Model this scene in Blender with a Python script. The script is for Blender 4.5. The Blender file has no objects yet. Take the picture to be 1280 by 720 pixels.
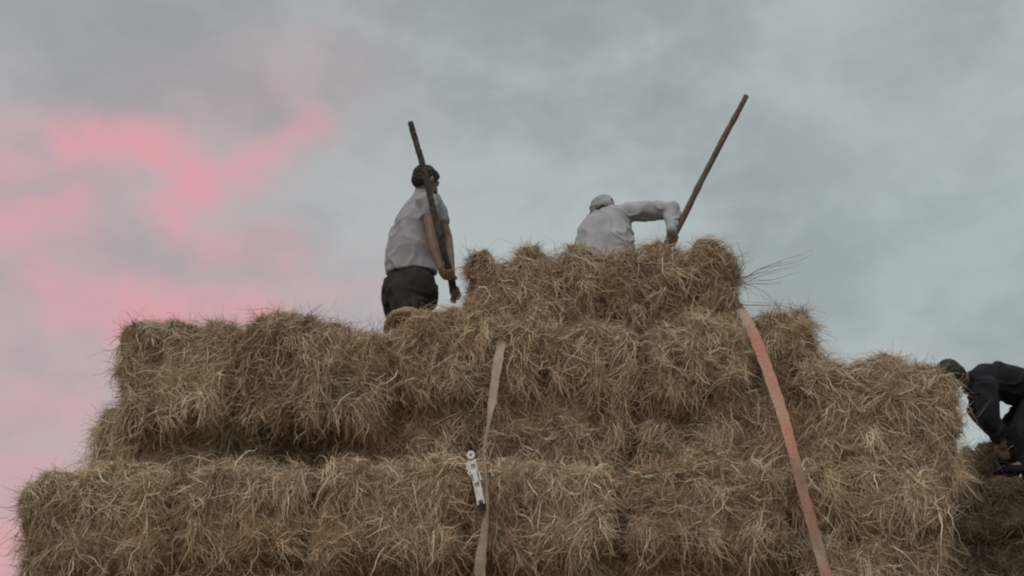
import bpy, math, random
import numpy as np
from mathutils import Vector, Matrix

scn = bpy.context.scene
R = math.radians
# ------------------------------------------------------------------ camera
PITCH = R(16); FPX = 1320.0; CAMZ = 0.32
cd = bpy.data.cameras.new('camera'); cam = bpy.data.objects.new('camera', cd)
scn.collection.objects.link(cam)
cam.location = (0, 0, CAMZ); cam.rotation_euler = (R(90) + PITCH, 0, 0)
cd.sensor_width = 36; cd.lens = FPX / 1280 * 36
cd.clip_start = .05; cd.clip_end = 5000
scn.camera = cam
scn.cycles.filter_width = 2.1
scn.view_settings.view_transform = 'Standard'; scn.view_settings.look = 'None'
scn.view_settings.gamma = 1; scn.view_settings.exposure = 0

def pdir(px, py):
    a = (px - 640) / FPX; b = -(py - 360) / FPX
    return Vector((a, math.cos(PITCH) - b * math.sin(PITCH), math.sin(PITCH) + b * math.cos(PITCH)))
def at(px, py, Y):
    d = pdir(px, py); return Vector((d.x * Y / d.y, Y, CAMZ + d.z * Y / d.y))
def azel(px, py):
    d = pdir(px, py).normalized(); return (math.atan2(d.x, d.y), math.asin(d.z))

# ------------------------------------------------------------------ sky
SUN_EL, SUN_AZ = R(52), R(200)      # high soft light through the cloud, from behind the camera
w = bpy.data.worlds.new('World'); scn.world = w; w.use_nodes = True
nt = w.node_tree; nt.nodes.clear(); N = nt.nodes.new; L = nt.links.new
def setin(s, v):
    if isinstance(v, bpy.types.NodeSocket): L(v, s)
    else: s.default_value = v
def M(op, a, b=0.0, c=None):
    n = N('ShaderNodeMath'); n.operation = op; setin(n.inputs[0], a); setin(n.inputs[1], b)
    if c is not None: setin(n.inputs[2], c)
    return n.outputs[0]
def V(op, a, b=(0, 0, 0), s=None):
    n = N('ShaderNodeVectorMath'); n.operation = op; setin(n.inputs[0], a); setin(n.inputs[1], b)
    if s is not None: setin(n.inputs['Scale'], s)
    return n.outputs['Value'] if op in ('DOT_PRODUCT', 'LENGTH') else n.outputs['Vector']
def MR(v, a, b, c, d, smooth=True):
    n = N('ShaderNodeMapRange'); n.interpolation_type = 'SMOOTHSTEP' if smooth else 'LINEAR'
    setin(n.inputs['Value'], v)
    for k, x in zip(('From Min', 'From Max', 'To Min', 'To Max'), (a, b, c, d)): setin(n.inputs[k], x)
    return n.outputs['Result']
def MIX(f, a, b, mode='MIX'):
    n = N('ShaderNodeMix'); n.data_type = 'RGBA'; n.blend_type = mode
    setin(n.inputs['Factor'], f); setin(n.inputs['A'], a); setin(n.inputs['B'], b)
    return n.outputs['Result']
def NOISE(vec, scale, detail=4, rough=.5, dist=0):
    n = N('ShaderNodeTexNoise'); setin(n.inputs['Vector'], vec)
    n.inputs['Scale'].default_value = scale; n.inputs['Detail'].default_value = detail
    n.inputs['Roughness'].default_value = rough; n.inputs['Distortion'].default_value = dist
    return n.outputs['Fac'], n.outputs['Color']
tc = N('ShaderNodeTexCoord'); gen = V('NORMALIZE', tc.outputs['Generated'])
sep = N('ShaderNodeSeparateXYZ'); L(gen, sep.inputs[0])
az = M('ARCTAN2', sep.outputs[0], sep.outputs[1]); el = M('ARCSINE', sep.outputs[2])
cmb = N('ShaderNodeCombineXYZ'); L(az, cmb.inputs[0]); L(el, cmb.inputs[1]); ae = cmb.outputs[0]
cl_vec = V('MULTIPLY', gen, (1, 1, 1.5))
nf1, nc1 = NOISE(cl_vec, 3.2, 5, .5, .25)
nf2, nc2 = NOISE(V('ADD', cl_vec, (3.1, 1.7, .4)), 8, 5, .52, .15)
nf3, nc3 = NOISE(V('ADD', cl_vec, (7, 2, 1)), 16, 4, .6, 0)
cloud = M('ADD', M('ADD', M('MULTIPLY', nf1, .5), M('MULTIPLY', nf2, .36)), M('MULTIPLY', nf3, .14))
def blob(px, py, rx, ry):   # soft patch of cloud round a direction of the sky
    a, e = azel(px, py)
    dd = V('MULTIPLY', V('SUBTRACT', aed, (a, e, 0)), (FPX / rx, FPX / ry, 0))
    return MR(V('LENGTH', dd), 0, 1, 1, 0)
dist1 = V('MULTIPLY', V('SUBTRACT', nc2, (.5, .5, .5)), (.05, .035, 0))
dist2 = V('MULTIPLY', V('SUBTRACT', nc3, (.5, .5, .5)), (.06, .05, 0))
aed = V('ADD', V('ADD', ae, dist1), dist2)
c_dark = (.325, .372, .380, 1); c_light = (.465, .525, .52, 1)
grey = MIX(MR(cloud, .4, .6, 0, 1), c_dark, c_light)
for (px, py, rx, ry, amt, col) in (
        (150, 40, 520, 150, .7, (.30, .325, .337, 1)), (340, 140, 170, 80, .35, (.29, .30, .315, 1)),
        (470, 260, 300, 230, .5, (.475, .49, .495, 1)), (1100, 170, 240, 130, .45, (.50, .565, .56, 1)),
        (130, 232, 110, 60, .6, (.37, .365, .37, 1)), (1150, 40, 300, 90, .3, (.345, .395, .40, 1)),
        (1180, 330, 380, 160, .4, (.385, .45, .455, 1))):
    grey = MIX(M('MULTIPLY', blob(px, py, rx, ry), amt), grey, col)
# dusk glow caught by the clouds on one side of the sky
wash = MR(az, azel(560, 360)[0], azel(-60, 360)[0], 0, 1)
lowf = MR(el, azel(640, 60)[1], azel(640, 420)[1], .12, 1)
grey = MIX(M('MULTIPLY', M('MULTIPLY', wash, lowf), MR(nf2, .34, .62, .55, .95)), grey, (.54, .415, .435, 1))
def seg(p, q, wd):
    a = Vector((*azel(*p), 0)); b = Vector((*azel(*q), 0)); ab = b - a
    pa = V('SUBTRACT', aed, tuple(a))
    h = N('ShaderNodeMath'); h.operation = 'MULTIPLY'; h.use_clamp = True
    L(V('DOT_PRODUCT', pa, tuple(ab)), h.inputs[0]); h.inputs[1].default_value = 1 / ab.length_squared
    sc_ = V('SCALE', tuple(ab), s=h.outputs[0])
    return MR(V('LENGTH', V('SUBTRACT', pa, sc_)), 0, wd * 1.15 / FPX, 1, 0)
pk = None
for (p, q, wd, amt) in (((80, 180), (200, 178), 42, 1.0), ((200, 180), (262, 228), 46, 1.0), ((262, 226), (330, 195), 40, .9), ((330, 195), (395, 158), 34, .75),
                        ((255, 230), (225, 275), 44, .75), ((-60, 215), (50, 190), 55, .55), ((-40, 288), (85, 258), 46, .75),
                        ((150, 180), (400, 95), 95, .25), ((40, 345), (80, 378), 46, .8), ((80, 378), (160, 392), 40, .8), ((160, 392), (330, 402), 50, .95),
                        ((265, 300), (360, 325), 50, .5), ((-60, 520), (90, 510), 70, .5), ((-40, 710), (15, 640), 90, .9),
                        ((330, 100), (440, 85), 65, .22), ((310, 360), (470, 372), 60, .35), ((-60, 250), (60, 340), 120, .3)):
    s = M('MULTIPLY', M('ADD', M('MULTIPLY', seg(p, q, wd * .95), .55), M('MULTIPLY', seg(p, q, wd * 1.9), .42)), amt)
    pk = s if pk is None else M('MAXIMUM', pk, s)
pk = M('MULTIPLY', pk, M('MULTIPLY', MR(nf2, .3, .6, .75, 1.08), MR(nf3, .3, .62, .72, 1.08)))
skyc = MIX(M('MULTIPLY', pk, .92), grey, (.75, .375, .41, 1))
# overcast skies are brighter towards the zenith
zen = MR(el, R(38), R(80), 1, 2.9)
below = MR(el, R(-6), R(0), .35, 1)
nish = N('ShaderNodeTexSky'); nish.sky_type = 'NISHITA'; nish.sun_disc = False
nish.sun_elevation = SUN_EL; nish.sun_rotation = SUN_AZ
bg1 = N('ShaderNodeBackground'); L(nish.outputs[0], bg1.inputs[0]); bg1.inputs[1].default_value = .05
bg2 = N('ShaderNodeBackground'); L(skyc, bg2.inputs[0]); L(M('MULTIPLY', zen, below), bg2.inputs[1])
mx = N('ShaderNodeMixShader'); mx.inputs[0].default_value = .93; L(bg1.outputs[0], mx.inputs[1]); L(bg2.outputs[0], mx.inputs[2])
wo = N('ShaderNodeOutputWorld'); L(mx.outputs[0], wo.inputs[0])

sd = bpy.data.lights.new('sun', 'SUN'); sun = bpy.data.objects.new('sun', sd); scn.collection.objects.link(sun)
sd.energy = 1.15; sd.angle = R(24); sd.color = (1, .95, .88)
sun.rotation_euler = (R(90) - SUN_EL, 0, -SUN_AZ + R(180)); sun.location = (-3, -6, 9)

# ------------------------------------------------------------------ helpers
col = scn.collection
def tag(o, label=None, cat=None, group=None, kind=None):
    if label: o['label'] = label
    if cat: o['category'] = cat
    if group: o['group'] = group
    if kind: o['kind'] = kind
    return o
def mesh_np(name, verts, quads, mat, tint=None, smooth=True, parent=None, tris=None):
    me = bpy.data.meshes.new(name)
    nv = len(verts); nq = len(quads)
    me.vertices.add(nv); me.vertices.foreach_set('co', np.asarray(verts, np.float32).ravel())
    me.loops.add(nq * 4); me.loops.foreach_set('vertex_index', np.asarray(quads, np.int32).ravel())
    me.polygons.add(nq); me.polygons.foreach_set('loop_start', np.arange(0, nq * 4, 4, dtype=np.int32))
    try: me.polygons.foreach_set('loop_total', np.full(nq, 4, np.int32))
    except Exception: pass
    me.polygons.foreach_set('use_smooth', np.full(nq, smooth))
    if tint is not None:
        a = me.attributes.new('tint', 'FLOAT', 'POINT'); a.data.foreach_set('value', np.asarray(tint, np.float32))
    me.update(calc_edges=True); me.validate()
    me.materials.append(mat)
    o = bpy.data.objects.new(name, me); col.objects.link(o)
    if parent: o.parent = parent
    return o
def vnoise(p, seed=0):
    p = np.asarray(p, float) + seed * 17.31
    i = np.floor(p).astype(np.int64); f = p - i; u = f * f * (3 - 2 * f)
    def h(ix, iy, iz):
        n = (ix * 374761393 + iy * 668265263 + iz * 2147483647 + seed * 974711) & 0xffffffff
        n = ((n ^ (n >> 13)) * 1274126177) & 0xffffffff
        n = ((n ^ (n >> 16)) * 2246822519) & 0xffffffff
        return ((n ^ (n >> 15)) & 0xffff) / 65535.0
    r = 0
    for dx in (0, 1):
        for dy in (0, 1):
            for dz in (0, 1):
                wgt = (u[..., 0] if dx else 1 - u[..., 0]) * (u[..., 1] if dy else 1 - u[..., 1]) * (u[..., 2] if dz else 1 - u[..., 2])
                r = r + wgt * h(i[..., 0] + dx, i[..., 1] + dy, i[..., 2] + dz)
    return r * 2 - 1
def fbm(p, o=3, seed=0):
    return sum(vnoise(np.asarray(p) * 2 ** k, seed + k) / 2 ** k for k in range(o))
def unit(v): return v / np.maximum(np.linalg.norm(v, axis=-1, keepdims=True), 1e-9)

# ------------------------------------------------------------------ materials
def mat(name):
    m = bpy.data.materials.new(name); m.use_nodes = True
    return m, m.node_tree, m.node_tree.nodes['Principled BSDF']
def ramp(t, stops):
    r = t.nodes.new('ShaderNodeValToRGB'); e = r.color_ramp.elements
    e[0].position, e[0].color = stops[0][0], (*stops[0][1], 1); e[1].position, e[1].color = stops[-1][0], (*stops[-1][1], 1)
    for p, c in stops[1:-1]:
        x = e.new(p); x.color = (*c, 1)
    return r
def straw_mat(name, k=1.0, grn=0.0):
    m, t, b = mat(name)
    a = t.nodes.new('ShaderNodeAttribute'); a.attribute_name = 'tint'
    g = lambda c: (c[0] * k * (.98 - .06 * grn), c[1] * k * .985, c[2] * k * (1.02 - .05 * grn))
    r = ramp(t, [(0, g((.12, .083, .052))), (.12, g((.19, .133, .085))), (.35, g((.33, .243, .16))), (.65, g((.46, .355, .245))), (.88, g((.58, .475, .345))), (1, g((.74, .65, .51)))])
    t.links.new(a.outputs['Fac'], r.inputs[0])
    tcn = t.nodes.new('ShaderNodeNewGeometry')
    n = t.nodes.new('ShaderNodeTexNoise'); n.inputs['Scale'].default_value = 2.3; n.inputs['Detail'].default_value = 3
    t.links.new(tcn.outputs['Position'], n.inputs['Vector'])
    r2 = ramp(t, [(.32, (1.08, .98, .88)), (.5, (1.03, 1, .96)), (.68, (.96, .98, .93))])
    t.links.new(n.outputs['Fac'], r2.inputs[0])
    mm = t.nodes.new('ShaderNodeMix'); mm.data_type = 'RGBA'; mm.blend_type = 'MULTIPLY'; mm.inputs['Factor'].default_value = 1
    t.links.new(r.outputs[0], mm.inputs['A']); t.links.new(r2.outputs[0], mm.inputs['B'])
    t.links.new(mm.outputs['Result'], b.inputs['Base Color'])
    b.inputs['Roughness'].default_value = .8; b.inputs['Specular IOR Level'].default_value = .2
    return m
def cloth_mat(name, c1, c2, scale=9, bump=.25, rough=.9):
    m, t, b = mat(name)
    tcn = t.nodes.new('ShaderNodeTexCoord')
    n = t.nodes.new('ShaderNodeTexNoise'); n.inputs['Scale'].default_value = scale; n.inputs['Detail'].default_value = 5
    t.links.new(tcn.outputs['Object'], n.inputs['Vector'])
    r = ramp(t, [(.35, c1), (.68, c2)]); t.links.new(n.outputs['Fac'], r.inputs[0]); t.links.new(r.outputs[0], b.inputs['Base Color'])
    n2 = t.nodes.new('ShaderNodeTexNoise'); n2.inputs['Scale'].default_value = 160
    t.links.new(tcn.outputs['Object'], n2.inputs['Vector'])
    bp = t.nodes.new('ShaderNodeBump'); bp.inputs['Strength'].default_value = bump; bp.inputs['Distance'].default_value = .002
    t.links.new(n2.outputs['Fac'], bp.inputs['Height']); t.links.new(bp.outputs[0], b.inputs['Normal'])
    b.inputs['Roughness'].default_value = rough; b.inputs['Specular IOR Level'].default_value = .25
    return m
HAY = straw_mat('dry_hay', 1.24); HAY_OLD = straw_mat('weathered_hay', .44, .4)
SKIN = cloth_mat('skin', (.155, .098, .07), (.215, .14, .10), 12, .1, .55)
HAIR = cloth_mat('hair', (.016, .013, .012), (.035, .028, .025), 60, .5, .6)
SHIRT = cloth_mat('grey_shirt', (.26, .26, .28), (.36, .352, .372), 7)
SHIRT2 = cloth_mat('pale_shirt', (.28, .285, .30), (.385, .382, .395), 7)
TROU = cloth_mat('brown_trousers', (.024, .019, .018), (.042, .034, .030), 8)
HEM = cloth_mat('tan_hem', (.26, .19, .125), (.36, .27, .18), 30)
CAPM = cloth_mat('grey_cap', (.27, .275, .285), (.34, .34, .355), 10)
BLACK = cloth_mat('black_cloth', (.008, .008, .010), (.018, .018, .022), 6)
GLOVE = cloth_mat('brown_glove', (.085, .045, .03), (.13, .07, .047), 20)
WOODD = cloth_mat('dark_pole_wood', (.03, .024, .022), (.09, .068, .058), 35, .6)
WOODR = cloth_mat('brown_pole_wood', (.085, .05, .042), (.16, .105, .09), 35, .6)
DARKM = cloth_mat('dark_metal', (.015, .014, .014), (.04, .036, .033), 20, .1, .5)
WHITE = cloth_mat('chipped_white_paint', (.6, .58, .56), (.82, .8, .78), 55, .3, .6)

# ------------------------------------------------------------------ ground
def ground():
    n = 90; g = np.linspace(-1, 1, n); s = np.sign(g) * np.abs(g) ** 3 * 2500
    X, Y = np.meshgrid(s, s); d = np.hypot(X, Y)
    Z = fbm(np.stack([X * .3, Y * .3, X * 0], -1), 3, 5) * .03 - .03
    v = np.stack([X, Y, Z], -1).reshape(-1, 3)
    i = np.arange(n * n).reshape(n, n); q = np.stack([i[:-1, :-1], i[:-1, 1:], i[1:, 1:], i[1:, :-1]], -1).reshape(-1, 4)
    m, t, b = mat('stubble_field')
    gn = t.nodes.new('ShaderNodeNewGeometry'); no = t.nodes.new('ShaderNodeTexNoise'); no.inputs['Scale'].default_value = 6; no.inputs['Detail'].default_value = 8
    t.links.new(gn.outputs['Position'], no.inputs['Vector'])
    r = ramp(t, [(.3, (.10, .075, .045)), (.5, (.2, .15, .09)), (.7, (.3, .24, .14))]); t.links.new(no.outputs['Fac'], r.inputs[0])
    t.links.new(r.outputs[0], b.inputs['Base Color']); b.inputs['Roughness'].default_value = .95
    tag(mesh_np('ground', v, q, m), kind='structure')
ground()

# ------------------------------------------------------------------ straw
KINK = .055
def strands(P0, D, Nn, Ln, W, rng, curl=.5, grav=.15, nseg=4):
    """ribbons that start at P0, head along D, bend back to the surface; returns verts, quads, tint per vertex"""
    n = len(P0); s = np.linspace(0, 1, nseg + 1)[None, :, None]
    lat = unit(np.cross(D, Nn) + 1e-4)
    bend = lat * rng.normal(0, curl, (n, 1)) + rng.normal(0, curl * .5, (n, 3)) - Nn * rng.uniform(.05, .5, (n, 1)) + np.array([0, 0, -grav])
    bend2 = rng.normal(0, curl * .35, (n, 3))
    pts = P0[:, None, :] + Ln[:, None, None] * (s * D[:, None, :] + .5 * s ** 2 * bend[:, None, :] + s ** 3 * bend2[:, None, :] * .5)
    kink = np.cumsum(rng.normal(0, 1, (n, nseg + 1, 3)) * np.r_[0, np.ones(nseg)][None, :, None], 1)
    pts = pts + kink * (Ln[:, None, None] * KINK)
    tang = unit(np.gradient(pts, axis=1))
    side = unit(np.cross(tang, unit(Nn + rng.normal(0, .6, (n, 3)))[:, None, :]) + 1e-5)
    wd = (W[:, None, None] * .5) * (1 - .75 * s ** 2)
    a = pts + side * wd; b = pts - side * wd
    v = np.stack([a, b], 2).reshape(-1, 3)          # n, seg, 2
    base = (np.arange(n) * (nseg + 1) * 2)[:, None]
    k = np.arange(nseg)[None, :] * 2
    q = np.stack([base + k, base + k + 1, base + k + 3, base + k + 2], -1).reshape(-1, 4)
    t = np.clip(rng.beta(1.25, 2.0, n) * 1.05 + .16 * vnoise(P0 * 9, 77), 0, 1)
    t = np.repeat(t, (nseg + 1) * 2)
    return v, q, t
def bale_core(w_, d_, h_, seed, grooves=True, bumps=()):
    half = np.array([w_, d_, h_]) / 2; r = min(.10, h_ * .28)
    out = []; quads = []; off = 0; nrm = []; areas = []
    for ax in range(3):
        o1, o2 = [(1, 2), (2, 0), (0, 1)][ax]
        n1 = max(6, int(half[o1] * 2 / .03)); n2 = max(6, int(half[o2] * 2 / .03))
        for sg in (-1, 1):
            A, B = np.meshgrid(np.linspace(-1, 1, n1), np.linspace(-1, 1, n2), indexing='ij')
            q = np.zeros((n1, n2, 3)); q[..., ax] = sg * half[ax]; q[..., o1] = A * half[o1]; q[..., o2] = B * half[o2]
            inner = np.clip(q, -(half - r), half - r); dn = unit(q - inner)
            p = inner + dn * r
            nz = fbm(p * 3.2, 2, seed) * .06 + fbm(p * 8, 2, seed + 9) * .045 + fbm(p * 22, 2, seed + 3) * .016
            if grooves:
                for gx in (-w_ * .17, w_ * .19):
                    nz = nz - .055 * np.exp(-((p[..., 0] - gx + .02 * fbm(p * 5, 1, seed)) / .035) ** 2)
            nz = nz - .02 * np.abs(np.sin(p[..., 0] * 34 + 2.5 * fbm(p * 4, 1, seed + 8))) ** 3 * (vnoise(p * 4, seed + 60) > -.2)
            p = p + dn * nz[..., None]
            for bx, am, sg_ in bumps:
                p[..., 2] += am * np.exp(-((p[..., 0] - bx) / sg_) ** 2) * np.clip(p[..., 2] / half[2] * .6 + .4, 0, 1)
            out.append(p.reshape(-1, 3)); nrm.append(dn.reshape(-1, 3))
            i = np.arange(n1 * n2).reshape(n1, n2) + off
            qq = np.stack([i[:-1, :-1], i[1:, :-1], i[1:, 1:], i[:-1, 1:]], -1).reshape(-1, 4)
            if sg < 0: qq = qq[:, ::-1]
            quads.append(qq); off += n1 * n2
    return np.concatenate(out), np.concatenate(nrm), np.concatenate(quads)
def hay_bale(label, rect, Y, depth, seed, m=HAY, group='hay bales piled in the big stack', dens=17000, fuzz=1.0, floor=False, cat='hay bale', droop=1.0, yaw=None, z0=None, bumps=()):
    x0, x1, y0, y1 = rect; rng = np.random.default_rng(seed); xm = (x0 + x1) / 2
    zt = at(xm, y0, Y).z; zb = at(xm, y1, Y).z if y1 is not None else 0.0
    if z0 is not None: zb = z0
    ym = (y0 + (y1 or 720)) / 2
    X0 = at(x0, ym, Y).x; X1 = at(x1, ym, Y).x
    w_, h_ = X1 - X0 - .055, zt - zb + .035
    bumps = [(at(bx, ym, Y).x - (X0 + X1) / 2, am, sg_) for bx, am, sg_ in bumps]
    V_, Nn, Q = bale_core(w_, depth, h_, seed, bumps=bumps)
    # sample strands on the core
    A = V_[Q[:, 0]]; B = V_[Q[:, 1]]; C_ = V_[Q[:, 2]]; D_ = V_[Q[:, 3]]
    ar = np.linalg.norm(np.cross(C_ - A, D_ - B), axis=1) / 2
    nf = Nn[Q].mean(1)
    wt = ar * (.12 + 1.0 * np.clip(-nf[:, 1], 0, 1) + .75 * np.abs(nf[:, 0]) + .55 * np.clip(nf[:, 2], 0, 1) + .45 * np.clip(-nf[:, 2], 0, 1))
    n = int(dens * wt.sum())
    def sample(n, wt):
        f = rng.choice(len(Q), n, p=wt / wt.sum()); u = rng.random((n, 1)); v = rng.random((n, 1))
        p = (A[f] * (1 - u) + B[f] * u) * (1 - v) + (D_[f] * (1 - u) + C_[f] * u) * v
        return p, unit(nf[f])
    vs, qs, ts = [V_], [Q], [np.full(len(V_), .1)]
    cnt = len(V_)
    def add(v, q, t):
        nonlocal cnt
        vs.append(v); qs.append(q + cnt); ts.append(t); cnt += len(v)
    def tang(nn, ang):
        ref = np.where(np.abs(nn[:, 2:3]) < .8, np.array([[0, 0, 1.]]), np.array([[0, 1., 0]]))
        t1 = unit(np.cross(nn, ref)); t2 = np.cross(nn, t1)
        return t1 * np.cos(ang)[:, None] + t2 * np.sin(ang)[:, None]
    # matted layer: wisps that follow a slowly turning direction
    p, nn = sample(n, wt)
    ang = fbm(p * 3.5, 1, seed + 40) * 3 + vnoise(p * 13, seed + 44) * 5.5 + rng.normal(0, .5, n)
    lift = np.abs(rng.normal(0, .26, n)) + .04 + .25 * np.clip(vnoise(p * 16, seed + 50), 0, 1)
    D = unit(tang(nn, ang) + nn * lift[:, None])
    Ln = np.clip(rng.lognormal(-2.85, .45, n), .03, .2)
    W = np.where(rng.random(n) < .04, rng.uniform(.0045, .0085, n), rng.uniform(.0014, .0039, n))
    add(*strands(p - nn * .006, D, nn, Ln, W, rng, .5, .12))
    # loops and stalks that lie loose on top
    n2 = int(n * .05); p, nn = sample(n2, wt)
    D = unit(tang(nn, rng.uniform(0, 6.28, n2)) + nn * rng.uniform(.1, .7, (n2, 1)))
    v, q, t = strands(p, D, nn, rng.uniform(.05, .2, n2), rng.uniform(.002, .0052, n2), rng, .55, .45, 6)
    add(v, q, np.clip(t * .75 + .4, 0, 1))
    # hair-fine ends standing off the outline
    n3 = int(n * .035 * fuzz); wt3 = ar * (np.clip(nf[:, 2], 0, 1) * 1.2 + np.abs(nf[:, 0]) * .8 + .3 * np.clip(-nf[:, 1], 0, 1))
    p, nn = sample(n3, wt3)
    D = unit(nn * .8 + rng.normal(0, .5, (n3, 3)) + np.array([0, 0, .15]))
    add(*strands(p, D, nn, np.clip(rng.lognormal(-3.05, .5, n3), .02, .2), rng.uniform(.0012, .0026, n3), rng, .5, .1))
    # tufts that hang over the lower front edge
    n4 = int(26 * droop * w_ / .8)
    for _ in range(n4):
        c = np.array([rng.uniform(-w_ / 2, w_ / 2), -depth / 2 + rng.uniform(-.02, .04), rng.uniform(-h_ / 2 + .02, h_ / 2 - .03)])
        j = int(np.argmin(((V_ - c) ** 2).sum(1))); c = V_[j]; k = rng.integers(15, 55)
        d0 = unit(np.array([rng.normal(0, .6), -rng.uniform(.15, .6), -rng.uniform(.2, 1.0)]))
        D = unit(d0 + rng.normal(0, .28, (k, 3))); P0 = c + rng.normal(0, .022, (k, 3))
        v, q, t = strands(P0, D, np.tile(Nn[j], (k, 1)), rng.uniform(.05, .16, k), rng.uniform(.002, .005, k), rng, .4, .5, 5)
        add(v, q, np.clip(t * .8 + rng.uniform(0, .3), 0, 1))
    # bale-wide shade of the hay itself
    T = np.clip(np.concatenate(ts) + rng.uniform(-.06, .06), 0, 1)
    o = mesh_np('hay_bale', np.concatenate(vs), np.concatenate(qs), m, T)
    o.location = ((X0 + X1) / 2, Y + depth / 2, zt + .005 - h_ / 2)
    yw = rng.normal(0, 2.2) if yaw is None else yaw
    o.rotation_euler = (R(rng.normal(0, .8)), R(rng.normal(0, 1.0)), R(yw))
    tag(o, label, cat, group)
    return o
G1 = 'hay bales piled in the big stack'
BALES = [
 # top course
 ('tousled tan bale on top of the stack, beside the standing worker in the grey shirt', (579, 754, 311, 412), 6.10, .46, 11, dict(bumps=((622, -.05, .04), (664, .07, .09), (702, -.03, .04), (728, .035, .07)), fuzz=1.3)),
 ('tousled tan bale on top of the stack, under the hands of the bending worker', (750, 920, 311, 402), 6.08, .46, 12, dict(bumps=((775, -.06, .09), (832, .075, .08), (866, -.01, .03), (893, .055, .09)), fuzz=1.3)),
 # second course
 ('squarish bale overhanging the stepped corner, upper leftmost bale of the stack', (141, 300, 401, 520), 5.98, .5, 21, {}),
 ('shaggy rounded bale with drooping tufts, between the overhanging corner bale and standing worker', (300, 494, 403, 524), 5.87, .5, 22, dict(droop=2.2, bumps=((370, .07, .17), (480, -.07, .1)))),
 ('domed bale below the standing worker, its end crossed by the tan strap', (490, 672, 397, 492), 5.97, .5, 23, dict(droop=1.5, bumps=((545, .08, .17), (640, -.05, .08)))),
 ('bale directly under the middle of the two topmost bales, between the two straps', (668, 806, 406, 486), 6.02, .5, 24, dict(bumps=((700, -.02, .08), (770, .05, .1)))),
 ('bale under the topmost bales whose corner carries the top of the pink strap', (804, 946, 391, 486), 5.95, .5, 25, {}),
 ('small end-on bale standing alone beside the top of the pink strap', (948, 1030, 377, 482), 6.04, .6, 26, {}),
 # third course
 ('deeply shaded thin bale set back under the overhanging corner bale', (106, 302, 514, 600), 6.14, 1.2, 31, {}),
 ('shaded red-brown bale set back beneath the shaggy rounded bale', (298, 452, 508, 600), 6.16, 1.2, 32, dict(droop=.4)),
 ('bale just above the white buckle, between the shaded red-brown bale and the tan strap', (446, 606, 482, 586), 6.10, 1.3, 33, {}),
 ('bale of the third course between the white buckle and the middle of the stack', (600, 790, 480, 582), 6.08, 1.3, 34, {}),
 ('bale behind the middle of the pink strap, third course down', (796, 1004, 475, 580), 6.06, 1.3, 35, {}),
 ('big upright bale at the shoulder of the stack in front of the worker in black', (1000, 1212, 452, 596), 5.92, .8, 36, dict(fuzz=1.5, bumps=((1060, .03, .1), (1120, .04, .1), (1200, -.06, .08)))),
 # fourth course
 ('rounded lowest-step bale jutting out at the pink-lit outer corner of the stack', (12, 212, 588, 694), 5.72, .9, 41, dict(fuzz=1.5, bumps=((25, -.09, .10), (150, .03, .12)))),
 ('bale of the jutting course directly below the thin shaded corner bale', (212, 400, 582, 692), 5.74, .9, 42, {}),
 ('bale of the jutting course that ends at the white buckle', (398, 594, 577, 692), 5.68, .9, 43, {}),
 ('bale of the jutting course just beyond the tan strap and white buckle', (592, 784, 578, 690), 5.73, .9, 44, {}),
 ('bale of the jutting course between mid-stack and the pink strap', (788, 986, 574, 682), 5.69, .9, 45, {}),
 ('bale of the jutting course beyond the pink strap, under the big upright bale', (984, 1192, 584, 664), 5.80, .9, 46, {}),
 # bottom course
 ('bottom bale under the rounded outer corner bale, cut by the picture edge', (22, 216, 694, None), 5.88, .9, 51, {}),
 ('bottom bale second in from the pink-lit outer corner', (212, 402, 692, None), 5.88, .9, 52, {}),
 ('bottom bale whose end meets the foot of the tan strap', (398, 594, 692, None), 5.88, .9, 53, {}),
 ('bottom bale just past the foot of the tan strap', (590, 786, 684, None), 5.88, .9, 54, {}),
 ('bottom bale whose far end meets the foot of the pink strap', (782, 988, 682, None), 5.88, .9, 55, {}),
 ('bottom bale beyond the foot of the pink strap, at the dark stack', (984, 1196, 668, None), 5.80, .9, 56, {}),
]
for lab, rect, Y, dp, sd_, kw in BALES:
    hay_bale(lab, rect, Y, dp, sd_, **kw)
G2 = 'dark weathered bales of the far stack'
zF = at(1260, 592, 7.7).z
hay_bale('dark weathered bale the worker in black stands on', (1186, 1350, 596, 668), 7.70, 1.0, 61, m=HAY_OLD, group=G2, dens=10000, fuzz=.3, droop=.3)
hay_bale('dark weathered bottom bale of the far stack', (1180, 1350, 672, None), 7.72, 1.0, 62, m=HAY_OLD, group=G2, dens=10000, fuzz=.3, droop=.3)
hay_bale('small brownish slab of hay lying by the hands of the worker in black', (1200, 1282, 556, 586), 8.05, .35, 63, m=straw_mat('brown_hay', .75, .5), group=G2, fuzz=.2, droop=0, dens=9000, z0=zF + .0)

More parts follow.
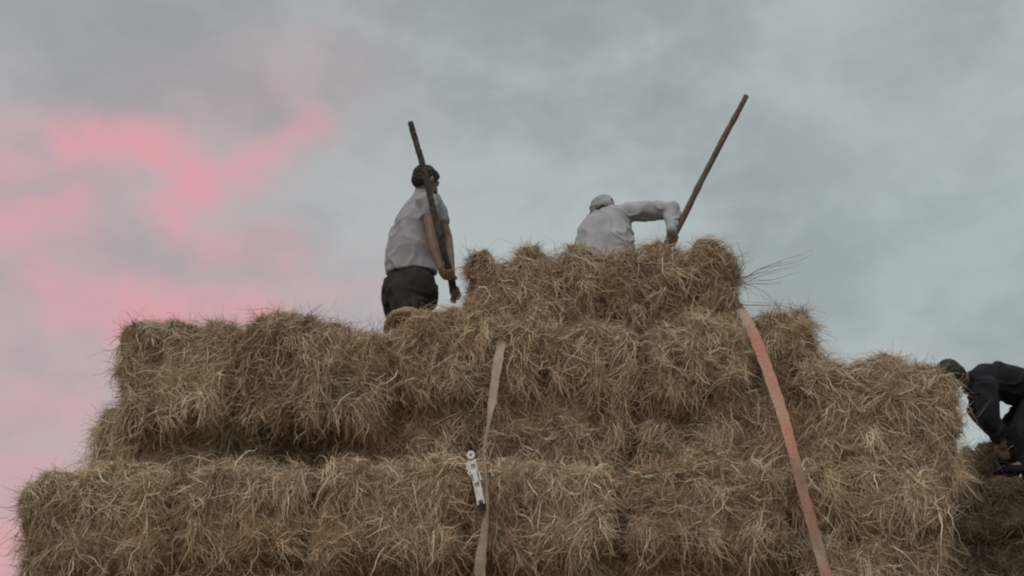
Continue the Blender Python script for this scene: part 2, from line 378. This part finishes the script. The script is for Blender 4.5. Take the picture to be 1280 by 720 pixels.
# stray stalks that stick out
KINK = .02
def stalk_tuft(name, label, cat, roots, seed, matl, wmin, wmax):
    rng = np.random.default_rng(seed); vs = []; qs = []; cnt = 0
    for (a, b, k, spread) in roots:
        a = np.array(a); b = np.array(b); d = b - a; ln = np.linalg.norm(d)
        D = unit(d / ln + rng.normal(0, spread, (k, 3))); P0 = a + rng.normal(0, .012, (k, 3))
        v, q, t = strands(P0, D, np.tile([0, -1., 0.01], (k, 1)), ln * rng.uniform(.5, 1.05, k), rng.uniform(wmin, wmax, k), rng, .12, -.05, 7)
        vs.append(v); qs.append(q + cnt); cnt += len(v)
    v = np.concatenate(vs); o = mesh_np(name, v - v[0], np.concatenate(qs), matl, np.tile([.3], len(v)))
    o.location = v[0]
    return tag(o, label, cat)
stalk_tuft('stalk_tuft', 'thin dark wiry stalks sticking out sideways from the topmost bale above the pink strap', 'stalks',
           [(at(900, 358, 6.2), at(1014, 320, 6.1), 11, .12), (at(905, 350, 6.2), at(985, 372, 6.15), 7, .2), (at(915, 376, 6.2), at(1045, 385, 6.1), 3, .06), (at(900, 340, 6.3), at(950, 318, 6.2), 6, .2), (at(985, 440, 6.1), at(1050, 425, 6.0), 5, .15)],
           5, cloth_mat('dark_stalks', (.07, .058, .05), (.15, .12, .10)), .0022, .0045)
stalk_tuft('stalk_tuft', 'pale bent stalks hanging off the big upright bale in front of the worker in black', 'stalks',
           [(at(1190, 480, 5.95), at(1243, 545, 5.9), 2, .04), (at(1185, 470, 5.95), at(1225, 500, 5.9), 6, .25), (at(1218, 520, 5.92), at(1245, 498, 5.9), 2, .1),
            (at(1170, 470, 6.0), at(1165, 440, 6.0), 5, .2)],
           6, cloth_mat('pale_stalks', (.27, .25, .2), (.38, .35, .3)), .002, .004)

# ------------------------------------------------------------------ straps
def smooth_path(pts, n=14):
    P = [Vector(p) for p in pts]; out = []
    for i in range(len(P) - 1):
        p0 = P[max(i - 1, 0)]; p1 = P[i]; p2 = P[i + 1]; p3 = P[min(i + 2, len(P) - 1)]
        for k in range(n):
            t = k / n; out.append(.5 * ((2 * p1) + (p2 - p0) * t + (2 * p0 - 5 * p1 + 4 * p2 - p3) * t * t + (-p0 + 3 * p1 - 3 * p2 + p3) * t ** 3))
    out.append(P[-1]); return out
def ribbon(name, pts, widths, twist, thick, mt, parent=None, seed=1):
    P = smooth_path(pts); n = len(P); rng = random.Random(seed)
    wv = np.interp(np.linspace(0, len(pts) - 1, n), range(len(pts)), widths); tw = np.interp(np.linspace(0, len(pts) - 1, n), range(len(pts)), twist)
    v = []
    for i, p in enumerate(P):
        t = (P[min(i + 1, n - 1)] - P[max(i - 1, 0)]).normalized()
        s = Vector((1, 0, 0)); s = (s - t * s.dot(t)).normalized(); nn = t.cross(s)
        a = R(tw[i]) + .12 * math.sin(i * .5 + seed); sa = s * math.cos(a) + nn * math.sin(a); na = t.cross(sa)
        h = wv[i] / 2 * (1 + .05 * math.sin(i * 1.3))
        for (u, k) in ((-1, -1), (-.3, -1), (.3, -1), (1, -1), (1, 1), (.3, 1), (-.3, 1), (-1, 1)):
            v.append(p + sa * (h * u) + na * (thick / 2 * k) + na * (.004 * (1 - u * u) * math.sin(i * .35)))
    q = [(i * 8 + k, i * 8 + (k + 1) % 8, (i + 1) * 8 + (k + 1) % 8, (i + 1) * 8 + k) for i in range(n - 1) for k in range(8)]
    v = np.array(v); o0 = v.mean(0) if parent is None else np.zeros(3)
    o = mesh_np(name, v - o0, np.array(q), mt, smooth=False, parent=parent); o.location = o0
    return o
def strap_mat(name, c1, c2, lo=.42, hi=.58, scale=5):
    m, t, b = mat(name)
    g = t.nodes.new('ShaderNodeNewGeometry'); n = t.nodes.new('ShaderNodeTexNoise'); n.inputs['Scale'].default_value = scale; n.inputs['Detail'].default_value = 4
    t.links.new(g.outputs['Position'], n.inputs['Vector']); r = ramp(t, [(lo, c1), (hi, c2)]); t.links.new(n.outputs['Fac'], r.inputs[0])
    n2 = t.nodes.new('ShaderNodeTexNoise'); n2.inputs['Scale'].default_value = 70; n2.inputs['Detail'].default_value = 4; t.links.new(g.outputs['Position'], n2.inputs['Vector'])
    r2 = ramp(t, [(.3, (.75, .75, .75)), (.7, (1.1, 1.1, 1.1))]); t.links.new(n2.outputs['Fac'], r2.inputs[0])
    mm = t.nodes.new('ShaderNodeMix'); mm.data_type = 'RGBA'; mm.blend_type = 'MULTIPLY'; mm.inputs['Factor'].default_value = 1
    t.links.new(r.outputs[0], mm.inputs['A']); t.links.new(r2.outputs[0], mm.inputs['B']); t.links.new(mm.outputs['Result'], b.inputs['Base Color'])
    bp = t.nodes.new('ShaderNodeBump'); bp.inputs['Strength'].default_value = .5; bp.inputs['Distance'].default_value = .002
    t.links.new(n2.outputs['Fac'], bp.inputs['Height']); t.links.new(bp.outputs[0], b.inputs['Normal'])
    b.inputs['Roughness'].default_value = .85
    return m
TANS = strap_mat('faded_tan_webbing', (.32, .245, .18), (.39, .31, .235))
PINKS = strap_mat('faded_pink_webbing', (.46, .205, .15), (.39, .28, .21), .42, .6, 3.5)
s1 = ribbon('lashing_strap', [at(640, 372, 6.35), at(632, 408, 6.1), at(627, 428, 6.0), at(622, 455, 5.89), at(614, 510, 5.76), at(605, 562, 5.66), at(607, 600, 5.58), at(608, 640, 5.57), at(601, 700, 5.58), at(599, 740, 5.6), at(597, 790, 5.62)],
            [.05, .05, .05, .058, .05, .026, .03, .036, .055, .06, .062], [0, 0, 10, 15, 40, 72, 70, 55, 12, 5, 0], .004, TANS, seed=3)
tag(s1, 'faded tan lashing strap with a white buckle running down the middle of the stack', 'strap', 'lashing straps over the hay')
s2 = ribbon('lashing_strap', [at(915, 372, 6.5), at(924, 384, 6.15), at(934, 400, 5.965), at(951, 440, 5.86), at(974, 505, 5.72), at(990, 560, 5.60), at(1004, 615, 5.60), at(1019, 670, 5.62), at(1033, 722, 5.62), at(1048, 790, 5.64)],
            [.05, .055, .062, .066, .06, .052, .052, .055, .058, .06], [0, 5, 8, 5, 12, 22, 12, 8, 5, 0], .004, PINKS, seed=7)
tag(s2, 'faded pink-red lashing strap slanting down beside the small end-on bale', 'strap', 'lashing straps over the hay')
# thin loose cord beside the tan strap
def prism(out, c, hx, hy, hz, rot):
    base = len(out[0])
    for sx in (-1, 1):
        for sy in (-1, 1):
            for sz in (-1, 1): out[0].append(c + rot @ Vector((sx * hx, sy * hy, sz * hz)))
    for f in ((0, 1, 3, 2), (4, 6, 7, 5), (0, 4, 5, 1), (2, 3, 7, 6), (0, 2, 6, 4), (1, 5, 7, 3)): out[1].append(tuple(base + k for k in f))
def ring_hole(out, c, r0, r1, th, rot, n=14):
    base = len(out[0])
    for i in range(n):
        a = i / n * 2 * math.pi
        for r, y in ((r0, -th), (r1, -th), (r1, th), (r0, th)): out[0].append(c + rot @ Vector((math.cos(a) * r, y, math.sin(a) * r)))
    for i in range(n):
        j = (i + 1) % n
        for k in range(4): out[1].append((base + i * 4 + k, base + i * 4 + (k + 1) % 4, base + j * 4 + (k + 1) % 4, base + j * 4 + k))
def solid(name, out, mt, parent, bev=.0015):
    me = bpy.data.meshes.new(name); inv = parent.matrix_world.inverted() if parent else Matrix()
    loc = parent.location if parent else Vector()
    me.from_pydata([tuple(v - loc) for v in out[0]], [], out[1]); me.materials.append(mt)
    o = bpy.data.objects.new(name, me); col.objects.link(o)
    if parent: o.parent = parent
    b = o.modifiers.new('bevel', 'BEVEL'); b.width = bev; b.segments = 2
    return o
def buckle():
    top = at(588, 566, 5.57); bot = at(602, 632, 5.57); ax = (bot - top).normalized()
    xv = Vector((0, -1, 0)).cross(ax).normalized(); rot = Matrix((xv, ax.cross(xv).normalized() * -1, -ax)).transposed()
    if rot.determinant() < 0: rot = Matrix((xv, ax.cross(xv).normalized(), -ax)).transposed()
    Ln = (bot - top).length
    o = ([], [])
    prism(o, top + ax * Ln * .56 - xv * .016, .004, .02, Ln * .42, rot)
    prism(o, top + ax * Ln * .56 + xv * .016, .004, .02, Ln * .42, rot)
    prism(o, top + ax * Ln * .58, .0155, .004, Ln * .38, rot)
    for k in range(4): prism(o, top + ax * Ln * (.2 + .17 * k) + Vector((0, -.012, 0)), .0175 - .002 * (k % 2), .006, .008, rot)
    ring_hole(o, top + ax * .012, .008, .022, .008, rot)
    ring_hole(o, top + ax * Ln * .36 - xv * .02, .006, .016, .010, rot)
    prism(o, top + ax * Ln * .24 - xv * .024, .011, .007, .02, rot @ Matrix.Rotation(.35, 3, 'Y'))
    prism(o, top + ax * Ln * .47 + xv * .004 + Vector((0, -.016, 0)), .024, .004, .026, rot @ Matrix.Rotation(-.25, 3, 'Y'))
    prism(o, top + ax * Ln * .8 + xv * .004 + Vector((0, -.014, 0)), .015, .005, .03, rot @ Matrix.Rotation(.12, 3, 'Y'))
    b = solid('buckle', o, WHITE, s1)
    d = ([], []); prism(d, bot + xv * .0 + ax * .006, .018, .014, .022, rot); prism(d, top + ax * Ln * .72 - xv * .024 + Vector((0, .02, 0)), .008, .01, Ln * .2, rot)
    h = solid('release_handle', d, DARKM, b, .003); h.location = (0, 0, 0)
    h.data.transform(Matrix.Translation(-s1.location))
    return b
buckle()

# ------------------------------------------------------------------ people
class Body:
    def __init__(s): s.v = []; s.f = []
    def add(s, v, f):
        b = len(s.v); s.v += [tuple(x) for x in v]; s.f += [tuple(b + k for k in q) for q in f]
    def ell(s, c, rad, fr=None, n=16):
        c = Vector(c); fr = fr or (Vector((1, 0, 0)), Vector((0, 1, 0)), Vector((0, 0, 1))); v = []; f = []
        if not hasattr(rad, '__len__'): rad = (rad,) * 3
        m = n // 2
        for i in range(1, m):
            th = math.pi * i / m
            for j in range(n):
                ph = 2 * math.pi * j / n
                v.append(c + fr[0] * rad[0] * math.sin(th) * math.cos(ph) + fr[1] * rad[1] * math.sin(th) * math.sin(ph) + fr[2] * rad[2] * math.cos(th))
        v += [c + fr[2] * rad[2], c - fr[2] * rad[2]]
        for i in range(m - 2):
            for j in range(n): f.append((i * n + j, (i + 1) * n + j, (i + 1) * n + (j + 1) % n, i * n + (j + 1) % n))
        t = len(v) - 2
        for j in range(n): f.append((t, j, (j + 1) % n)); f.append((t + 1, (m - 2) * n + (j + 1) % n, (m - 2) * n + j))
        s.add(v, f)
    def chain(s, pts, rads, n=14):
        for i in range(len(pts) - 1):
            a = Vector(pts[i]); b = Vector(pts[i + 1]); L_ = (b - a).length; st = max(2, int(L_ / (min(rads[i], rads[i + 1]) * .35)))
            t = (b - a).normalized(); u = t.orthogonal().normalized(); w_ = t.cross(u)
            v = []; f = []
            for k in (0, 1):
                c = (a, b)[k]; r = rads[i + k]
                for j in range(n):
                    ph = 2 * math.pi * j / n; v.append(c + (u * math.cos(ph) + w_ * math.sin(ph)) * r)
            for j in range(n): f.append((j, (j + 1) % n, n + (j + 1) % n, n + j))
            f.append(tuple(range(n))[::-1]); f.append(tuple(range(n, 2 * n))); s.add(v, f)
        for p, r in zip(pts, rads): s.ell(p, r, n=n)
    def loft(s, rings, n=24):
        """rings: (centre, side vector, front vector)"""
        v = []; f = []
        for c, a, b in rings:
            for j in range(n):
                ph = 2 * math.pi * j / n; v.append(Vector(c) + Vector(a) * math.cos(ph) + Vector(b) * math.sin(ph))
        for i in range(len(rings) - 1):
            for j in range(n): f.append((i * n + j, i * n + (j + 1) % n, (i + 1) * n + (j + 1) % n, (i + 1) * n + j))
        f.append(tuple(range(n))[::-1]); f.append(tuple(range((len(rings) - 1) * n, len(rings) * n))); s.add(v, f)
    def build(s, name, mt, origin, parent=None, voxel=.008, smooth=6, wr=0, wscale=(9, 9, 20), seed=1):
        me = bpy.data.meshes.new(name); me.from_pydata(s.v, [], s.f)
        tmp = bpy.data.objects.new(name + '_tmp', me); col.objects.link(tmp)
        r = tmp.modifiers.new('r', 'REMESH'); r.mode = 'VOXEL'; r.voxel_size = voxel; r.use_smooth_shade = True
        sm = tmp.modifiers.new('s', 'SMOOTH'); sm.factor = .5; sm.iterations = smooth
        dg = bpy.context.evaluated_depsgraph_get(); m2 = bpy.data.meshes.new_from_object(tmp.evaluated_get(dg))
        bpy.data.objects.remove(tmp); bpy.data.meshes.remove(me); m2.name = name
        n = len(m2.vertices); co = np.empty(n * 3, np.float32); m2.vertices.foreach_get('co', co); co = co.reshape(-1, 3)
        if wr:
            nr = np.empty(n * 3, np.float32); m2.vertices.foreach_get('normal', nr); nr = nr.reshape(-1, 3)
            q = co * np.array(wscale); q = q + fbm(co * 5, 2, seed)[:, None] * 1.4
            rd = 1 - np.abs(vnoise(q, seed)); rd = rd ** 2.2
            co = co + nr * ((rd - .45) * wr + fbm(co * 6, 2, seed + 5) * wr * .5)[:, None]
        co = co - np.array(origin); m2.vertices.foreach_set('co', co.astype(np.float32).ravel()); m2.update()
        m2.materials.clear(); m2.materials.append(mt)
        m2.polygons.foreach_set('use_smooth', np.ones(len(m2.polygons), bool))
        o = bpy.data.objects.new(name, m2); col.objects.link(o)
        if parent: o.parent = parent
        else: o.location = origin
        return o
def grip(B, wrist, pc, axis, rp, flip=1, rr=.0085):
    """a hand closed round a pole: pc point on the pole's axis, four fingers and a thumb curl round it"""
    axis = Vector(axis).normalized(); wrist = Vector(wrist); pc = Vector(pc)
    out = wrist - pc; out = (out - axis * out.dot(axis)).normalized(); sd_ = axis.cross(out) * flip
    ctr = pc + out * (rp + .016)
    B.chain([wrist, wrist.lerp(ctr, .6), ctr], [.025, .028, .026])
    B.ell(ctr, (.017, .034, .042), (out, sd_, axis))
    for i, (ln, ra) in enumerate(((4.0, rr), (4.3, rr * 1.05), (4.1, rr), (3.5, rr * .85))):
        off = axis * ((i - 1.5) * .0205); P = []
        for k in range(6):
            a = ln * k / 5 + .25; P.append(pc + off + (out * math.cos(a) + sd_ * math.sin(a)) * (rp + ra * 1.1))
        B.chain(P, [ra * (1 - .05 * k) for k in range(6)], n=8)
    P = []
    for k in range(5):
        a = -.5 - 2.0 * k / 4; P.append(pc + axis * (-.034 - .004 * k) * 1 + (out * math.cos(a) + sd_ * math.sin(a)) * (rp + .012))
    B.chain([ctr - axis * .02] + P, [.013] * 6, n=8)
def head(B, c, fwd, up, s=1.0):
    fwd = Vector(fwd).normalized(); up = Vector(up); up = (up - fwd * up.dot(fwd)).normalized(); lt = up.cross(fwd); c = Vector(c)
    P = lambda f, u, l: c + fwd * f * s + up * u * s + lt * l * s
    B.ell(P(-.012, .018, 0), (.093 * s, .073 * s, .092 * s), (fwd, lt, up)); B.ell(P(.028, -.045, 0), (.06 * s, .055 * s, .062 * s), (fwd, lt, up))
    B.ell(P(.065, -.088, 0), (.022 * s, .025 * s, .018 * s), (fwd, lt, up))
    B.chain([P(.086, .012, 0), P(.106, -.025, 0)], [.009 * s, .014 * s], 8)
    B.ell(P(.082, -.058, 0), (.012 * s, .026 * s, .009 * s), (fwd, lt, up))
    B.ell(P(.078, .032, 0), (.014 * s, .05 * s, .009 * s), (fwd, lt, up))
    for k in (-1, 1):
        B.ell(P(.083, .008, .03 * k), (.008 * s, .013 * s, .008 * s), (fwd, lt, up))
        B.ell(P(-.008, -.005, .078 * k), (.018 * s, .009 * s, .032 * s), (fwd, lt, up))
    return P, (fwd, lt, up)
def pole(name, pts, r0, r1, mt, label):
    P = smooth_path(pts, 10); n = len(P); v = []; rng = random.Random(4)
    for i, p in enumerate(P):
        t = (P[min(i + 1, n - 1)] - P[max(i - 1, 0)]).normalized(); u = t.orthogonal().normalized(); w_ = t.cross(u); r = r0 + (r1 - r0) * i / (n - 1)
        r *= rng.uniform(.94, 1.06) * (1 + .18 * (i % 9 == 4))
        for j in range(12):
            a = j / 12 * 2 * math.pi; v.append(p + (u * math.cos(a) + w_ * math.sin(a)) * r * (1 + .05 * math.sin(3 * a + i)))
    q = [(i * 12 + j, i * 12 + (j + 1) % 12, (i + 1) * 12 + (j + 1) % 12, (i + 1) * 12 + j) for i in range(n - 1) for j in range(12)]
    me = bpy.data.meshes.new(name); o0 = P[-1]
    me.from_pydata([tuple(x - o0) for x in v], [], q + [tuple(range(12))[::-1], tuple(range((n - 1) * 12, n * 12))]); me.materials.append(mt)
    for pl in me.polygons: pl.use_smooth = len(pl.vertices) == 4
    o = bpy.data.objects.new(name, me); col.objects.link(o); o.location = o0
    return tag(o, label, 'pole', 'wooden poles held by the workers')

# --- standing worker in grey
def worker_grey():
    Y = 6.72; a = lambda x, y, d=0: at(x, y, Y + d)
    zf = at(520, 490, 6.0).z + .03
    F = Vector((.86, .5, 0)).normalized(); S = Vector((.5, -.86, 0)).normalized()      # facing, his near side
    U = Vector((.12, 0, 1)).normalized()
    org = Vector((a(512, 350).x, Y, zf))
    pts = [(513, 352), (513, 330), (516, 300), (523, 270), (530, 250)]
    nsho = a(535, 255, -.13); fsho = a(542, 251, .13)
    pole_pts = [a(513, 153, -.28), a(521, 181, -.29), a(530, 212, -.31), a(540, 255, -.33), a(550, 296, -.33), a(561, 338, -.26), a(571, 374, -.14)]
    pl = pole('wooden_pole', pole_pts, .0195, .022, WOODD, 'long dark slightly bent wooden pole held upright by the standing worker in grey')
    ax = (pole_pts[5] - pole_pts[6]).normalized()
    g1 = pole_pts[5].lerp(pole_pts[4], -.08) ; g2 = pole_pts[6].lerp(pole_pts[5], .22)
    nel = a(540, 300, -.22); nwr = g1 + Vector((-.055, -.02, .03))
    fel = a(559, 298, .13); fwr = g2 + Vector((-.02, .055, .05))
    hipn = a(510, 362, 0) + S * .085; hipf = a(514, 360, 0) - S * .085
    kn = Vector((hipn.x + .05, hipn.y - .03, zf + .47)); kf = Vector((hipf.x + .07, hipf.y + .02, zf + .47))
    an = Vector((hipn.x - .04, hipn.y - .02, zf + .07)); af = Vector((hipf.x + .02, hipf.y + .03, zf + .07))
    B = Body()
    hc = a(533, 227, 0); neck = a(529, 244, 0)
    Pf, fr = head(B, hc, Vector((.72, .68, -.3)), U, .95)
    B.chain([hc - U * .05 - F * .02, neck - U * .03], [.052, .058])
    B.loft([(a(*p), S * w_, F * d_) for p, w_, d_ in zip(pts, (.15, .135, .15, .165, .12), (.11, .095, .105, .10, .07))])
    for sh, e, wr_ in ((nsho, nel, nwr), (fsho, fel, fwr)):
        B.chain([sh, sh.lerp(e, .5), e], [.052, .046, .038]); B.chain([e, e.lerp(wr_, .35), wr_], [.038, .036, .024])
    grip(B, nwr, g1, ax, .022, 1); grip(B, fwr, g2, ax, .022, -1)
    for h, k, an_ in ((hipn, kn, an), (hipf, kf, af)):
        B.chain([h, k, an_], [.085, .056, .038]); B.chain([an_ - Vector((.04, 0, .02)), an_ + F * .16 - Vector((0, 0, .035))], [.036, .028])
    body = B.build('person', SKIN, org, voxel=.0065, smooth=5)
    tag(body, 'worker in a grey t-shirt and dark trousers standing on the hay with an upright pole', 'person')
    H = Body()
    H.ell(Pf(-.022, .03, 0), (.094, .077, .082), fr); H.ell(Pf(-.055, -.01, 0), (.055, .066, .068), fr); H.ell(Pf(.03, .068, 0), (.05, .055, .035), fr)
    H.build('hair', HAIR, org, body, .007, 4, .008, (60, 60, 60), 3)
    T = Body()
    T.loft([(a(*p), S * w_, F * d_) for p, w_, d_ in zip([(515, 343), (512, 328), (512, 305), (516, 285), (523, 266), (529, 252), (530, 245)], (.19, .187, .187, .187, .182, .155, .08), (.165, .16, .152, .142, .125, .098, .07))])
    for sh, e, q in ((nsho, nel, .30), (fsho, fel, .5)):
        T.chain([sh - F * .02, sh.lerp(e, q * .6), sh.lerp(e, q)], [.068, .064, .062])
    T.chain([neck - U * .02, neck + U * .012], [.07, .062])
    T.build('t_shirt', SHIRT, org, body, .008, 6, .013, (7, 7, 13), 4)
    Q = Body()
    Q.loft([(a(*p), S * w_, F * d_) for p, w_, d_ in zip([(513, 334), (513, 350), (513, 366), (512, 384)], (.15, .195, .21, .185), (.12, .165, .185, .165))])
    for h, k, an_ in ((hipn, kn, an), (hipf, kf, af)):
        Q.chain([h + Vector((-.03, 0, -.02)), h.lerp(k, .5) + Vector((-.04, 0, 0)), k, k.lerp(an_, .8)], [.135, .125, .085, .065])
    Q.build('trousers', TROU, org, body, .009, 6, .015, (6, 6, 11), 6)
    # turned-up tan hem round the near thigh
    Hm = Body(); P = [a(x, y, d) for x, y, d in ((483, 414, -.17), (485, 404, -.21), (491, 395, -.25), (501, 390, -.28), (512, 389, -.28), (522, 393, -.26), (528, 402, -.24))]
    Hm.chain(smooth_path(P, 4), [.018 + .009 * math.sin(math.pi * k / 24) for k in range(25)])
    Hm.build('rolled_hem', HEM, org, body, .006, 4, .006, (30, 30, 30), 8)
    for an_ in (an, af):
        Sh = Body(); Sh.chain([an_ - Vector((.045, 0, .03)), an_ + F * .08 - Vector((0, 0, .035)), an_ + F * .17 - Vector((0, 0, .045))], [.046, .043, .036])
        Sh.build('shoe', BLACK, org, body, .008, 3)
worker_grey()

# --- bending worker in white
def worker_white():
    Y = 6.86; a = lambda x, y, d=0: at(x, y, Y + d)
    zf = at(720, 488, 5.98).z + .03
    F = Vector((-.25, .97, 0)).normalized(); S = Vector((.97, .25, 0)).normalized()
    org = Vector((a(758, 350).x, Y, zf))
    lean = (a(757, 270, .22) - a(757, 340, 0)).normalized(); Fr = S.cross(lean) * -1
    if Fr.y < 0: Fr = -Fr
    Fr = S.cross(lean); Fr = Fr if Fr.y > 0 else -Fr
    pp = [a(840, 300, .02), a(933, 120, .06)]
    dirp = (pp[1] - pp[0]).normalized(); low = pp[0] - dirp * .42
    mid = pp[0].lerp(pp[1], .5) + Vector((-.006, 0, .004))
    pole('wooden_pole', [pp[1], mid, pp[0], low], .0195, .024, WOODR, 'brown wooden pole slanting up from the hand of the bending worker in white')
    rsh = a(786, 266, .16); rel_ = a(841, 262, .10); gp = pp[0] + dirp * .005; rwr = gp + Vector((-.012, -.055, .055))
    lsh = a(737, 284, .16); lel = a(765, 326, .38); gl = pp[0] - dirp * .24; lwr = gl + Vector((-.05, .05, .02))
    hips = [(758, 358, 0), (757, 335, .02), (757, 310, .08), (756, 288, .14), (762, 272, .19)]
    hr = a(772, 362, 0); hl = a(742, 362, 0)
    hc = a(753, 263, .36); neck = a(761, 270, .25)
    B = Body(); hf = Vector((-.62, .45, -.62)); Pf, fr = head(B, hc, hf, Vector((-.4, .55, .75)), .9)
    B.chain([hc - fr[2] * .05, neck], [.055, .06])
    B.loft([(a(*p), S * w_, Fr * d_) for p, w_, d_ in zip(hips, (.15, .14, .16, .17, .14), (.11, .10, .11, .11, .08))])
    for sh, e, wr_ in ((rsh, rel_, rwr), (lsh, lel, lwr)):
        B.chain([sh, e, wr_], [.05, .038, .025])
    grip(B, rwr, gp, dirp, .024, 1); grip(B, lwr, gl, dirp, .024, -1)
    for h, dx in ((hr, .05), (hl, -.05)):
        k = Vector((h.x + dx, h.y + .08, zf + .46)); an_ = Vector((h.x + dx, h.y - .02, zf + .07))
        B.chain([h, k, an_], [.085, .056, .038]); B.chain([an_, an_ + F * .15 - Vector((0, 0, .035))], [.038, .03])
    body = B.build('person', SKIN, org, voxel=.0065, smooth=5)
    tag(body, 'worker in a loose white long-sleeved shirt and pale cap bending over behind the topmost bales', 'person')
    T = Body()
    T.loft([(a(*p), S * w_, Fr * d_) for p, w_, d_ in zip([(757, 352, 0), (756, 335, .02), (756, 312, .06), (756, 292, .12), (761, 277, .17), (766, 268, .21)], (.21, .212, .214, .205, .17, .11), (.16, .16, .16, .155, .13, .085))])
    T.chain([a(772, 274, .17), rsh, rsh.lerp(rel_, .5), rel_], [.08, .072, .063, .058]); T.chain([rel_, rel_.lerp(rwr, .5), rel_.lerp(rwr, 1.0)], [.06, .058, .05])
    T.chain([a(750, 284, .17), lsh, lsh.lerp(lel, .5), lel], [.08, .066, .058, .052]); T.chain([lel, lel.lerp(lwr, .85)], [.052, .04])
    T.build('long_sleeved_shirt', SHIRT2, org, body, .008, 6, .017, (7, 7, 10), 14)
    Q = Body()
    Q.loft([(a(*p), S * w_, Fr * d_) for p, w_, d_ in zip([(757, 345, 0), (758, 365, 0), (758, 380, 0)], (.165, .17, .16), (.13, .14, .13))])
    for h, dx in ((hr, .05), (hl, -.05)):
        k = Vector((h.x + dx, h.y + .08, zf + .46)); an_ = Vector((h.x + dx, h.y - .02, zf + .1)); Q.chain([h, k, an_], [.11, .08, .06])
    Q.build('trousers', TROU, org, body, .009, 5, .01, (7, 7, 10), 6)
    H = Body(); H.ell(Pf(-.02, .01, 0), (.092, .072, .08), fr); H.build('hair', HAIR, org, body, .007, 3, .005, (60, 60, 60), 2)
    Cp = Body(); Cp.ell(Pf(-.018, .04, 0), (.102, .084, .082), fr); Cp.ell(Pf(-.05, 0, 0), (.062, .074, .06), fr); Cp.ell(Pf(.098, .03, 0), (.05, .06, .008), fr)
    Cp.build('cap', CAPM, org, body, .007, 3, .006, (14, 14, 14), 5)
    for h, dx in ((hr, .05), (hl, -.05)):
        Sh = Body(); an_ = Vector((h.x + dx, h.y - .02, zf + .07)); Sh.chain([an_ - Vector((0, .03, .03)), an_ + F * .17 - Vector((0, 0, .045))], [.045, .036])
        Sh.build('shoe', BLACK, org, body, .008, 3)
worker_white()

# --- stooping worker in black
def worker_black():
    Y = 7.95; a = lambda x, y, d=0: at(x, y, Y + d)
    zf = zF + .02
    org = Vector((a(1290, 590).x, Y, zf)); F = Vector((-1, -.05, 0)).normalized(); S = Vector((0, -1, 0))
    B = Body(); hc = a(1187, 470, -.02); Pf, fr = head(B, hc, Vector((-.55, .35, -.8)), Vector((-.8, 0, .6)), 1.0)
    spine = [(1306, 492), (1285, 486), (1262, 480), (1240, 475), (1222, 474)]
    B.chain([hc + Vector((.04, 0, -.02)), a(1215, 474)], [.055, .06])
    up = Vector((.1, 0, 1))
    B.loft([(a(*p), S * w_, up * d_) for p, w_, d_ in zip(spine, (.13, .12, .13, .14, .10), (.09, .08, .09, .09, .06))])
    ns = a(1231, 484, -.13); fs = a(1228, 484, .13); ne = a(1238, 520, -.2); fe = a(1222, 512, .2); nw = a(1250, 548, -.16); fw = a(1246, 545, .12)
    for sh, e, wr_ in ((ns, ne, nw), (fs, fe, fw)): B.chain([sh, e, wr_], [.05, .038, .026])
    nh = a(1302, 498, -.09); fh = a(1304, 498, .09)
    legs = []
    for h, dx, dy in ((nh, 0, -.02), (fh, -.02, .04)):
        k = a(1272, 541) ; k = Vector((k.x + dx, h.y + dy, k.z)); an_ = Vector((a(1281, 590).x + dx * 3, h.y + dy, zf + .07)); legs.append((h, k, an_))
        B.chain([h, k, an_], [.09, .058, .04]); B.chain([an_, an_ + F * .15 - Vector((0, 0, .035))], [.038, .03])
    body = B.build('person', SKIN, org, voxel=.008, smooth=5)
    tag(body, 'worker dressed in black stooping with both arms down on the far dark stack', 'person')
    J = Body()
    J.loft([(a(*p), S * w_, up * d_) for p, w_, d_ in zip([(1302, 490), (1282, 485), (1262, 480), (1244, 476), (1228, 476), (1207, 478)], (.18, .175, .185, .185, .165, .085), (.145, .145, .15, .145, .13, .085))])
    for sh, e, wr_ in ((ns, ne, nw), (fs, fe, fw)): J.chain([sh, sh.lerp(e, .5), e], [.095, .088, .078]); J.chain([e, e.lerp(wr_, .92)], [.078, .052])
    J.build('jacket', BLACK, org, body, .009, 5, .018, (8, 8, 8), 21)
    Q = Body(); Q.ell(a(1304, 495), (.16, .19, .15))
    for h, k, an_ in legs: Q.chain([h, h.lerp(k, .5), k, an_ - Vector((0, 0, .03))], [.135, .12, .10, .085])
    Q.build('trousers', BLACK, org, body, .009, 5, .014, (8, 8, 8), 22)
    for wr_, c in ((nw, -1), (fw, 1)):
        G = Body(); d = Vector((.12, 0, -1)).normalized(); pc = wr_ + d * .06; G.chain([wr_, pc], [.036, .034]); G.ell(pc, (.036, .022, .04))
        for i in range(4):
            o = pc + Vector((-.03 + .02 * i, 0, -.02)); G.chain([o, o + Vector((.004, -.01, -.045)), o + Vector((.012, -.004, -.075 + .006 * abs(i - 1.5)))], [.011, .0105, .009], 8)
        G.chain([pc + Vector((-.03, 0, .01)), pc + Vector((-.055, -.01, -.02)), pc + Vector((-.055, -.01, -.05))], [.013, .012, .010], 8)
        G.build('glove', GLOVE, org, body, .006, 2)
    H = Body(); H.ell(Pf(-.02, .03, 0), (.098, .083, .085), fr); H.ell(Pf(-.05, -.02, 0), (.06, .076, .075), fr)
    H.build('hair', HAIR, org, body, .007, 3, .01, (50, 50, 50), 3)
    for h, k, an_ in legs:
        Sh = Body(); Sh.chain([an_ + Vector((.04, 0, -.03)), an_ + F * .17 - Vector((0, 0, .045))], [.046, .037])
        Sh.build('shoe', BLACK, org, body, .008, 3)
worker_black()
